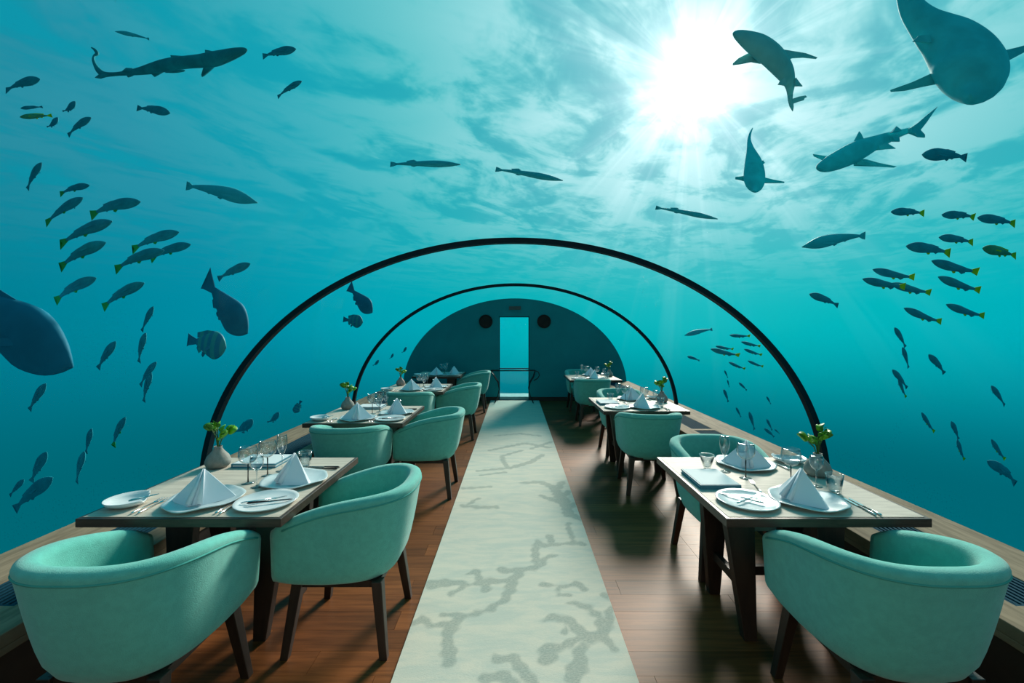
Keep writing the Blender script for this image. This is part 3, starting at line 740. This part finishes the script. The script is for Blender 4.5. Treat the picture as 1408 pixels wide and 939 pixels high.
def make_fish(name, cat, hr, wr, bend, mb, mt, tail=.075, dorsal=None, belly=None, forked=True, mfin=None, **kw):
    t = mk(name, cat); tw = kw.pop('tailw', .045)
    build('body', fish_body(hr, wr, bend, tailw=tw, **kw), mb, t, smooth=True)
    pk = kw.get('pk', .36); zt_ = bend*(-pk-.1)**2; ze = bend*(.6)**2; nk = -.5+.045 if forked else -.5
    build('tail_fin', fin_bm([(-pk+.015, zt_+tw*.45), (-.455, ze*.9+tail*.8), (-.5, ze+tail), (nk, ze*.9), (-.5, ze-tail), (-.455, ze*.9-tail*.8), (-pk+.015, zt_-tw*.45)], .006), mt, t)
    mf = mfin or mb
    if dorsal:
        x0, x1, h_ = dorsal; build('dorsal_fin', fin_bm([(x0, hr*.36), (x0-.04, hr*.42+h_), ((x0+x1)/2, hr*.42+h_*.75), (x1-.02, hr*.30+h_*.4+bend*.05), (x1, hr*.15+bend*.06)], .006), mf, t)
    if belly:
        x0, h_ = belly; build('pelvic_fin', fin_bm([(x0, -hr*.36), (x0-.05, -hr*.45-h_), (x0-.09, -hr*.40-h_*.7), (x0-.08, -hr*.30)], .006), mt if mt != 'fish' else mf, t)
        build('anal_fin', fin_bm([(-.10, -hr*.28), (-.17, -hr*.36-h_*.6), (-.24, -hr*.22), (-.22, -hr*.12)], .006), mf, t)
    for s_ in (-1, 1):
        build('pectoral_fin', fin_bm([(.22, -hr*.08, s_*wr*.42), (.13, -hr*.22, s_*(wr*.5+.03)), (.10, -hr*.12, s_*(wr*.5+.035)), (.19, 0, s_*wr*.42)], .004), mf, t)
    return t
FP = dict(
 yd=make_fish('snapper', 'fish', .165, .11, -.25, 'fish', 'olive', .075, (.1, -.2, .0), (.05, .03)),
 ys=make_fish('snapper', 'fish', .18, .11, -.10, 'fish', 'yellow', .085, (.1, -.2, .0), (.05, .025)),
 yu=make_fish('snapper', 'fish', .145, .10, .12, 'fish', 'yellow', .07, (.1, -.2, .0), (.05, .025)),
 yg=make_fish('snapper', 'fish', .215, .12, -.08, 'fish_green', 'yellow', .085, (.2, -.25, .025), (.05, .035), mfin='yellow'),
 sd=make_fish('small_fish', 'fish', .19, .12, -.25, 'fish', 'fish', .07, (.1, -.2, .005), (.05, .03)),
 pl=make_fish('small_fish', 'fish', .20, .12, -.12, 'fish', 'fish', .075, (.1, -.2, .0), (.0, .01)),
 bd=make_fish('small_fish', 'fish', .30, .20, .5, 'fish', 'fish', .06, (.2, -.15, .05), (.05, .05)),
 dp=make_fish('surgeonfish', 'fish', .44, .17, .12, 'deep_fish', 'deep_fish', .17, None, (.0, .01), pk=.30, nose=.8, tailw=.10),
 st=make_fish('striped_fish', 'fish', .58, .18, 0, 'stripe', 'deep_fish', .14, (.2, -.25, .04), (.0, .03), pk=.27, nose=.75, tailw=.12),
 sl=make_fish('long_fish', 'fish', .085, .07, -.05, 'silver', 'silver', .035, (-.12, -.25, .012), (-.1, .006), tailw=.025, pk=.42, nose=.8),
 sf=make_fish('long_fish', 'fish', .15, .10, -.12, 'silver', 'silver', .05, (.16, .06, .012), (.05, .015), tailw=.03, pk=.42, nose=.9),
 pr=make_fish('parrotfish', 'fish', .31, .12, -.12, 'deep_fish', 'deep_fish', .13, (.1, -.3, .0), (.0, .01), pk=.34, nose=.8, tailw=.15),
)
def yexit(px_, py_):
    a, c = (px_-CX)/F, (CY-py_)/F
    A_ = a*a/EA**2 + c*c/EB**2; B_ = 2*c*(H-EZ)/EB**2; C_ = (H-EZ)**2/EB**2-1
    return (-B_+math.sqrt(max(B_*B_-4*A_*C_, 0)))/(2*A_)
def at(px_, py_, Y): return Vector(((px_-CX)/F*Y, Y, H+(CY-py_)/F*Y))
def place_fish(key, hx, hy, tx, ty, Lreal, label, group, roll=0, yaw=.15):
    mx_, my_ = (hx+tx)/2, (hy+ty)/2; pl = math.hypot(hx-tx, hy-ty)
    Y = max(Lreal*F/pl, yexit(mx_, my_)*1.12+.25)
    Hd, Tl = at(hx, hy, Y*(1-yaw*pl/F)), at(tx, ty, Y*(1+yaw*pl/F))
    X_ = (Hd-Tl); L = X_.length; X_.normalize()
    up = Vector((0, -.12, 1)); Yv = up.cross(X_).normalized(); Zv = X_.cross(Yv)
    R = Matrix((X_, Yv, Zv)).transposed() @ Matrix.Rotation(roll, 3, 'X')
    o = use(FP[key], label, (Hd+Tl)/2, 0, group, (L, L, L)); o.rotation_euler = R.to_euler(); return o
lone = [
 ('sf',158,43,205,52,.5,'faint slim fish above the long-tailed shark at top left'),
 ('pl',234,155,189,146,.4,'dark oval fish below the long-tailed shark'),
 ('pl',407,67,361,75,.4,'dark fish just right of the long-tailed shark snout'),
 ('sd',415,111,381,130,.35,'dark fish swimming up to the right, below the long-tailed shark snout'),
 ('pl',344,362,299,381,.42,'dark fish just above the large surgeonfish at left'),
 ('dp',340,459,281,386,.6,'large dark surgeonfish swimming down, left of the nearer arch'),
 ('st',311,478,258,467,.42,'banded deep-bodied fish below the large surgeonfish'),
 ('dp',512,430,479,395,.6,'dark surgeonfish seen between the two arches at left'),
 ('st',499,443,472,439,.42,'stubby dark fish below the surgeonfish between the arches'),
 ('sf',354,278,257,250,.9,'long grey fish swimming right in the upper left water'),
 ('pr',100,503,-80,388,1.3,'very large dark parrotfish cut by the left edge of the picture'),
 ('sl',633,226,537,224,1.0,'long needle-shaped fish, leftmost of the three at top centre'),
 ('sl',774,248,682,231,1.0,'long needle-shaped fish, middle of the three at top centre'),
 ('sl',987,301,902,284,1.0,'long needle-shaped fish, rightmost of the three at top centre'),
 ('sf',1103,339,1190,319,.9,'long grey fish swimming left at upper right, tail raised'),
 ('pl',1268,212,1330,213,.5,'dark fish swimming left just below the blacktip shark tail'),
 ('pl',1113,404,1153,418,.4,'dark oval fish right of the nearer arch, apart from the school'),
 ('sf',941,461,979,451,.9,'faint reflected long fish low between the two arches at right'),  # reflection in the acrylic, modelled as a solid fish
 ('pl',945,490,962,495,.4,'small dark reflected fish below the faint long fish between the arches'),  # also a reflection given a solid body
 ('pl',72,656,18,697,.5,'largest dark fish of the low left group, swimming up right'),
 ('bd',348,577,325,599,.35,'spiky dark fish just above the nearest left table, leftmost of three'),
 ('bd',384,567,370,584,.35,'spiky dark fish above the nearest left table, middle of three'),
 ('st',405,568,414,551,.3,'spiky dark fish above the nearest left table, rightmost of three'),
 ('sd',1358,633,1400,660,.4,'large dark fish low at the right edge of the picture'),
]
for k_, hx, hy, tx, ty, L, lab in lone: place_fish(k_, hx, hy, tx, ty, L, lab, 'fish in the sea', random.uniform(-.15, .15))
ords = ['topmost', 'second from top', 'third from top', 'fourth from top', 'fifth from top', 'sixth from top', 'seventh from top', 'eighth from top', 'ninth from top', 'tenth from top', 'eleventh from top', 'twelfth from top', 'thirteenth from top', 'fourteenth from top', 'fifteenth from top', 'sixteenth from top', 'seventeenth from top']
schools = [
 ('of the small upper left group', [('sd',55,108,8,119),('pl',28,149,58,146),('yg',27,161,71,158),('bd',104,140,88,157),('bd',80,162,66,178),('sd',125,161,92,182)], .32),
 ('of the slanting left school', [('sd',57,223,35,257),('yd',123,254,82,262),('yd',114,271,62,301),('yd',193,276,123,288),('yd',154,303,82,328),('yd',145,332,80,360),('yd',246,318,181,336),('yd',262,335,205,350),('yd',225,343,157,363),('yd',132,381,73,407),('yd',198,388,139,416)], .42),
 ('of the steep fish below the left school', [('pl',211,421,194,454),('sd',200,457,188,496),('pl',159,469,133,505),('sd',215,497,191,527),('sd',208,512,195,550),('pl',63,527,39,562),('yd',172,573,152,611),('pl',126,589,117,622),('sd',116,620,103,661),('pl',64,621,41,661),('pl',33,659,13,680)], .34),
 ('of three tiny fish beside the end wall at left', [('bd',521,495,514,504),('bd',541,486,537,494),('bd',559,477,554,486)], .3),
 ('of the slanting right school', [('ys',1225,291,1271,291),('ys',1295,295,1341,296),('ys',1344,299,1396,305),('ys',1291,326,1338,331),('yg',1351,341,1397,350),('ys',1246,338,1307,345),('yu',1281,359,1344,377),('yu',1290,381,1347,402),('yu',1200,371,1257,384),('yu',1186,384,1244,397),('yu',1225,390,1279,405),('yu',1243,424,1294,445),('yu',1301,419,1353,437)], .40),
 ('of the steep fish on the right', [('pl',1230,450,1246,476),('pl',1241,477,1250,505),('pl',1277,487,1300,512),('pl',1227,508,1248,532),('yu',1235,519,1245,547),('pl',1363,530,1382,556),('yu',1267,567,1284,595),('pl',1308,579,1319,603),('yu',1316,604,1325,633),('yu',1363,604,1381,633)], .30),
 ('of the faint reflected school between the arches at right', [('yu',1003,461,1031,463),('yu',1019,470,1045,477),('yu',984,476,1008,481),('yu',977,480,1016,490),('yu',1023,480,1047,489),('yu',1002,498,1024,508),('yu',1028,496,1049,505),('pl',996,509,1001,519),('pl',1000,522,1003,532),('pl',1016,526,1027,536),('pl',995,535,1002,552)], .36),  # reflected image of the right school, built as solid fish
 ('of the faint diving fish above the nearest right table', [('pl',1054,545,1060,555),('pl',1012,560,1019,573),('pl',1030,566,1038,590),('pl',1054,576,1062,591),('pl',1051,589,1065,600),('pl',1065,590,1072,596)], .30),
]
look = dict(yd='olive-tailed fish', ys='yellow-tailed fish', yu='yellow-tailed fish', yg='greenish yellow-tailed fish', sd='slim dark fish', pl='oval dark fish', bd='curled dark fish')
for where, lst, L in schools:
    lst = sorted(lst, key=lambda r: r[2]+r[4])
    for i, (k_, hx, hy, tx, ty) in enumerate(lst):
        place_fish(k_, hx, hy, tx, ty, L, '%s, %s %s' % (look[k_], ords[i], where), 'fishes '+where, random.uniform(-.2, .2))

# ---------------------------------------------------------------- sharks, each built at its own distance
def shark(name, label, Y, fn, sc, spine, fins, m='shark', flat=.72, slope=0.0):
    c0 = fn(*spine[len(spine)//2][:2]); root_p = at(*c0, Y); t = thing(name, label, 'shark', root_p)
    n_ = len(spine)
    pts = []
    for i, (a, c, r) in enumerate(spine):
        yy_ = Y*(1+slope*(i/(n_-1)-.5)); p = at(*fn(a, c), yy_)-root_p; pts.append((p, r/sc*yy_/F))
    # catmull-rom resample
    fine_ = []
    for i in range(n_-1):
        p0, p1, p2, p3 = pts[max(i-1, 0)], pts[i], pts[i+1], pts[min(i+2, n_-1)]
        for s_ in range(4):
            u = s_/4
            def cr(a, b_, c, d_): return .5*((2*b_)+(c-a)*u+(2*a-5*b_+4*c-d_)*u*u+(3*b_-a-3*c+d_)*u**3)
            fine_.append((cr(p0[0], p1[0], p2[0], p3[0]), max(.003, cr(p0[1], p1[1], p2[1], p3[1]))))
    fine_.append(pts[-1])
    bm = bmesh.new(); prev = None; N = 20; view = Vector((0, 1, 0))
    for i, (p, r) in enumerate(fine_):
        tg = (fine_[min(i+1, len(fine_)-1)][0]-fine_[max(i-1, 0)][0]).normalized()
        nn = tg.cross(view).normalized(); bb = tg.cross(nn)
        ring = [bm.verts.new(p+nn*r*math.cos(2*PI*j/N)+bb*r*flat*math.sin(2*PI*j/N)) for j in range(N)]
        if prev:
            for j in range(N): bm.faces.new((prev[j], prev[(j+1) % N], ring[(j+1) % N], ring[j]))
        else: bm.faces.new(ring)
        prev = ring
    bm.faces.new(prev[::-1]); build('body', bm, m, t, smooth=True)
    for fname, poly, tilt in fins:
        k0 = (at(*fn(*poly[0]), Y)+at(*fn(*poly[-1]), Y))/2
        bm = bmesh.new(); n = len(poly); f0 = []; f1 = []
        for i, q_ in enumerate(poly):
            p = at(*fn(*q_), Y); dd = (p-k0).length; p = at(*fn(*q_), Y+tilt*dd)-root_p; th_ = (.022 if i in (0, n-1) else .006)*Y/5
            f0.append(bm.verts.new(p-Vector((0, th_, 0)))); f1.append(bm.verts.new(p+Vector((0, th_, 0))))
        bm.faces.new(f0); bm.faces.new(f1[::-1])
        for i in range(n): bm.faces.new((f0[i], f1[i], f1[(i+1) % n], f0[(i+1) % n]))
        bmesh.ops.triangulate(bm, faces=bm.faces[:]); build(fname, bm, m, t)
    return t
f1 = lambda a, c: (a/3.911, c/3.911)
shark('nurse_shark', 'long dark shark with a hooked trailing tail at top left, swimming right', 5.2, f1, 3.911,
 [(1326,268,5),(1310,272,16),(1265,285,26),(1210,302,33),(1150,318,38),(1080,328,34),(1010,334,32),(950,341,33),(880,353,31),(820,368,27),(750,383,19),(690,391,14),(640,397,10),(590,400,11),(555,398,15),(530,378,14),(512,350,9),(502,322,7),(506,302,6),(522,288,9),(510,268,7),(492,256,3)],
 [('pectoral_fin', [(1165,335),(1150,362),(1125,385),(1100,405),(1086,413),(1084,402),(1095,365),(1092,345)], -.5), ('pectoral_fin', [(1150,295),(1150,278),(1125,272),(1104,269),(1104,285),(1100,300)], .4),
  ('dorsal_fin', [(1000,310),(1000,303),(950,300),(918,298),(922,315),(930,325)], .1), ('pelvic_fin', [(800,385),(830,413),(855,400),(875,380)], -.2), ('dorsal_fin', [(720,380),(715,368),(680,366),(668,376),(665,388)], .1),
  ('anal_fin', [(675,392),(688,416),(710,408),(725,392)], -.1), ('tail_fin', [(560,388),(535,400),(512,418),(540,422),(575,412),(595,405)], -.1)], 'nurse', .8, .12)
f4 = lambda a, c: (1000+a/3.353, c/3.353)
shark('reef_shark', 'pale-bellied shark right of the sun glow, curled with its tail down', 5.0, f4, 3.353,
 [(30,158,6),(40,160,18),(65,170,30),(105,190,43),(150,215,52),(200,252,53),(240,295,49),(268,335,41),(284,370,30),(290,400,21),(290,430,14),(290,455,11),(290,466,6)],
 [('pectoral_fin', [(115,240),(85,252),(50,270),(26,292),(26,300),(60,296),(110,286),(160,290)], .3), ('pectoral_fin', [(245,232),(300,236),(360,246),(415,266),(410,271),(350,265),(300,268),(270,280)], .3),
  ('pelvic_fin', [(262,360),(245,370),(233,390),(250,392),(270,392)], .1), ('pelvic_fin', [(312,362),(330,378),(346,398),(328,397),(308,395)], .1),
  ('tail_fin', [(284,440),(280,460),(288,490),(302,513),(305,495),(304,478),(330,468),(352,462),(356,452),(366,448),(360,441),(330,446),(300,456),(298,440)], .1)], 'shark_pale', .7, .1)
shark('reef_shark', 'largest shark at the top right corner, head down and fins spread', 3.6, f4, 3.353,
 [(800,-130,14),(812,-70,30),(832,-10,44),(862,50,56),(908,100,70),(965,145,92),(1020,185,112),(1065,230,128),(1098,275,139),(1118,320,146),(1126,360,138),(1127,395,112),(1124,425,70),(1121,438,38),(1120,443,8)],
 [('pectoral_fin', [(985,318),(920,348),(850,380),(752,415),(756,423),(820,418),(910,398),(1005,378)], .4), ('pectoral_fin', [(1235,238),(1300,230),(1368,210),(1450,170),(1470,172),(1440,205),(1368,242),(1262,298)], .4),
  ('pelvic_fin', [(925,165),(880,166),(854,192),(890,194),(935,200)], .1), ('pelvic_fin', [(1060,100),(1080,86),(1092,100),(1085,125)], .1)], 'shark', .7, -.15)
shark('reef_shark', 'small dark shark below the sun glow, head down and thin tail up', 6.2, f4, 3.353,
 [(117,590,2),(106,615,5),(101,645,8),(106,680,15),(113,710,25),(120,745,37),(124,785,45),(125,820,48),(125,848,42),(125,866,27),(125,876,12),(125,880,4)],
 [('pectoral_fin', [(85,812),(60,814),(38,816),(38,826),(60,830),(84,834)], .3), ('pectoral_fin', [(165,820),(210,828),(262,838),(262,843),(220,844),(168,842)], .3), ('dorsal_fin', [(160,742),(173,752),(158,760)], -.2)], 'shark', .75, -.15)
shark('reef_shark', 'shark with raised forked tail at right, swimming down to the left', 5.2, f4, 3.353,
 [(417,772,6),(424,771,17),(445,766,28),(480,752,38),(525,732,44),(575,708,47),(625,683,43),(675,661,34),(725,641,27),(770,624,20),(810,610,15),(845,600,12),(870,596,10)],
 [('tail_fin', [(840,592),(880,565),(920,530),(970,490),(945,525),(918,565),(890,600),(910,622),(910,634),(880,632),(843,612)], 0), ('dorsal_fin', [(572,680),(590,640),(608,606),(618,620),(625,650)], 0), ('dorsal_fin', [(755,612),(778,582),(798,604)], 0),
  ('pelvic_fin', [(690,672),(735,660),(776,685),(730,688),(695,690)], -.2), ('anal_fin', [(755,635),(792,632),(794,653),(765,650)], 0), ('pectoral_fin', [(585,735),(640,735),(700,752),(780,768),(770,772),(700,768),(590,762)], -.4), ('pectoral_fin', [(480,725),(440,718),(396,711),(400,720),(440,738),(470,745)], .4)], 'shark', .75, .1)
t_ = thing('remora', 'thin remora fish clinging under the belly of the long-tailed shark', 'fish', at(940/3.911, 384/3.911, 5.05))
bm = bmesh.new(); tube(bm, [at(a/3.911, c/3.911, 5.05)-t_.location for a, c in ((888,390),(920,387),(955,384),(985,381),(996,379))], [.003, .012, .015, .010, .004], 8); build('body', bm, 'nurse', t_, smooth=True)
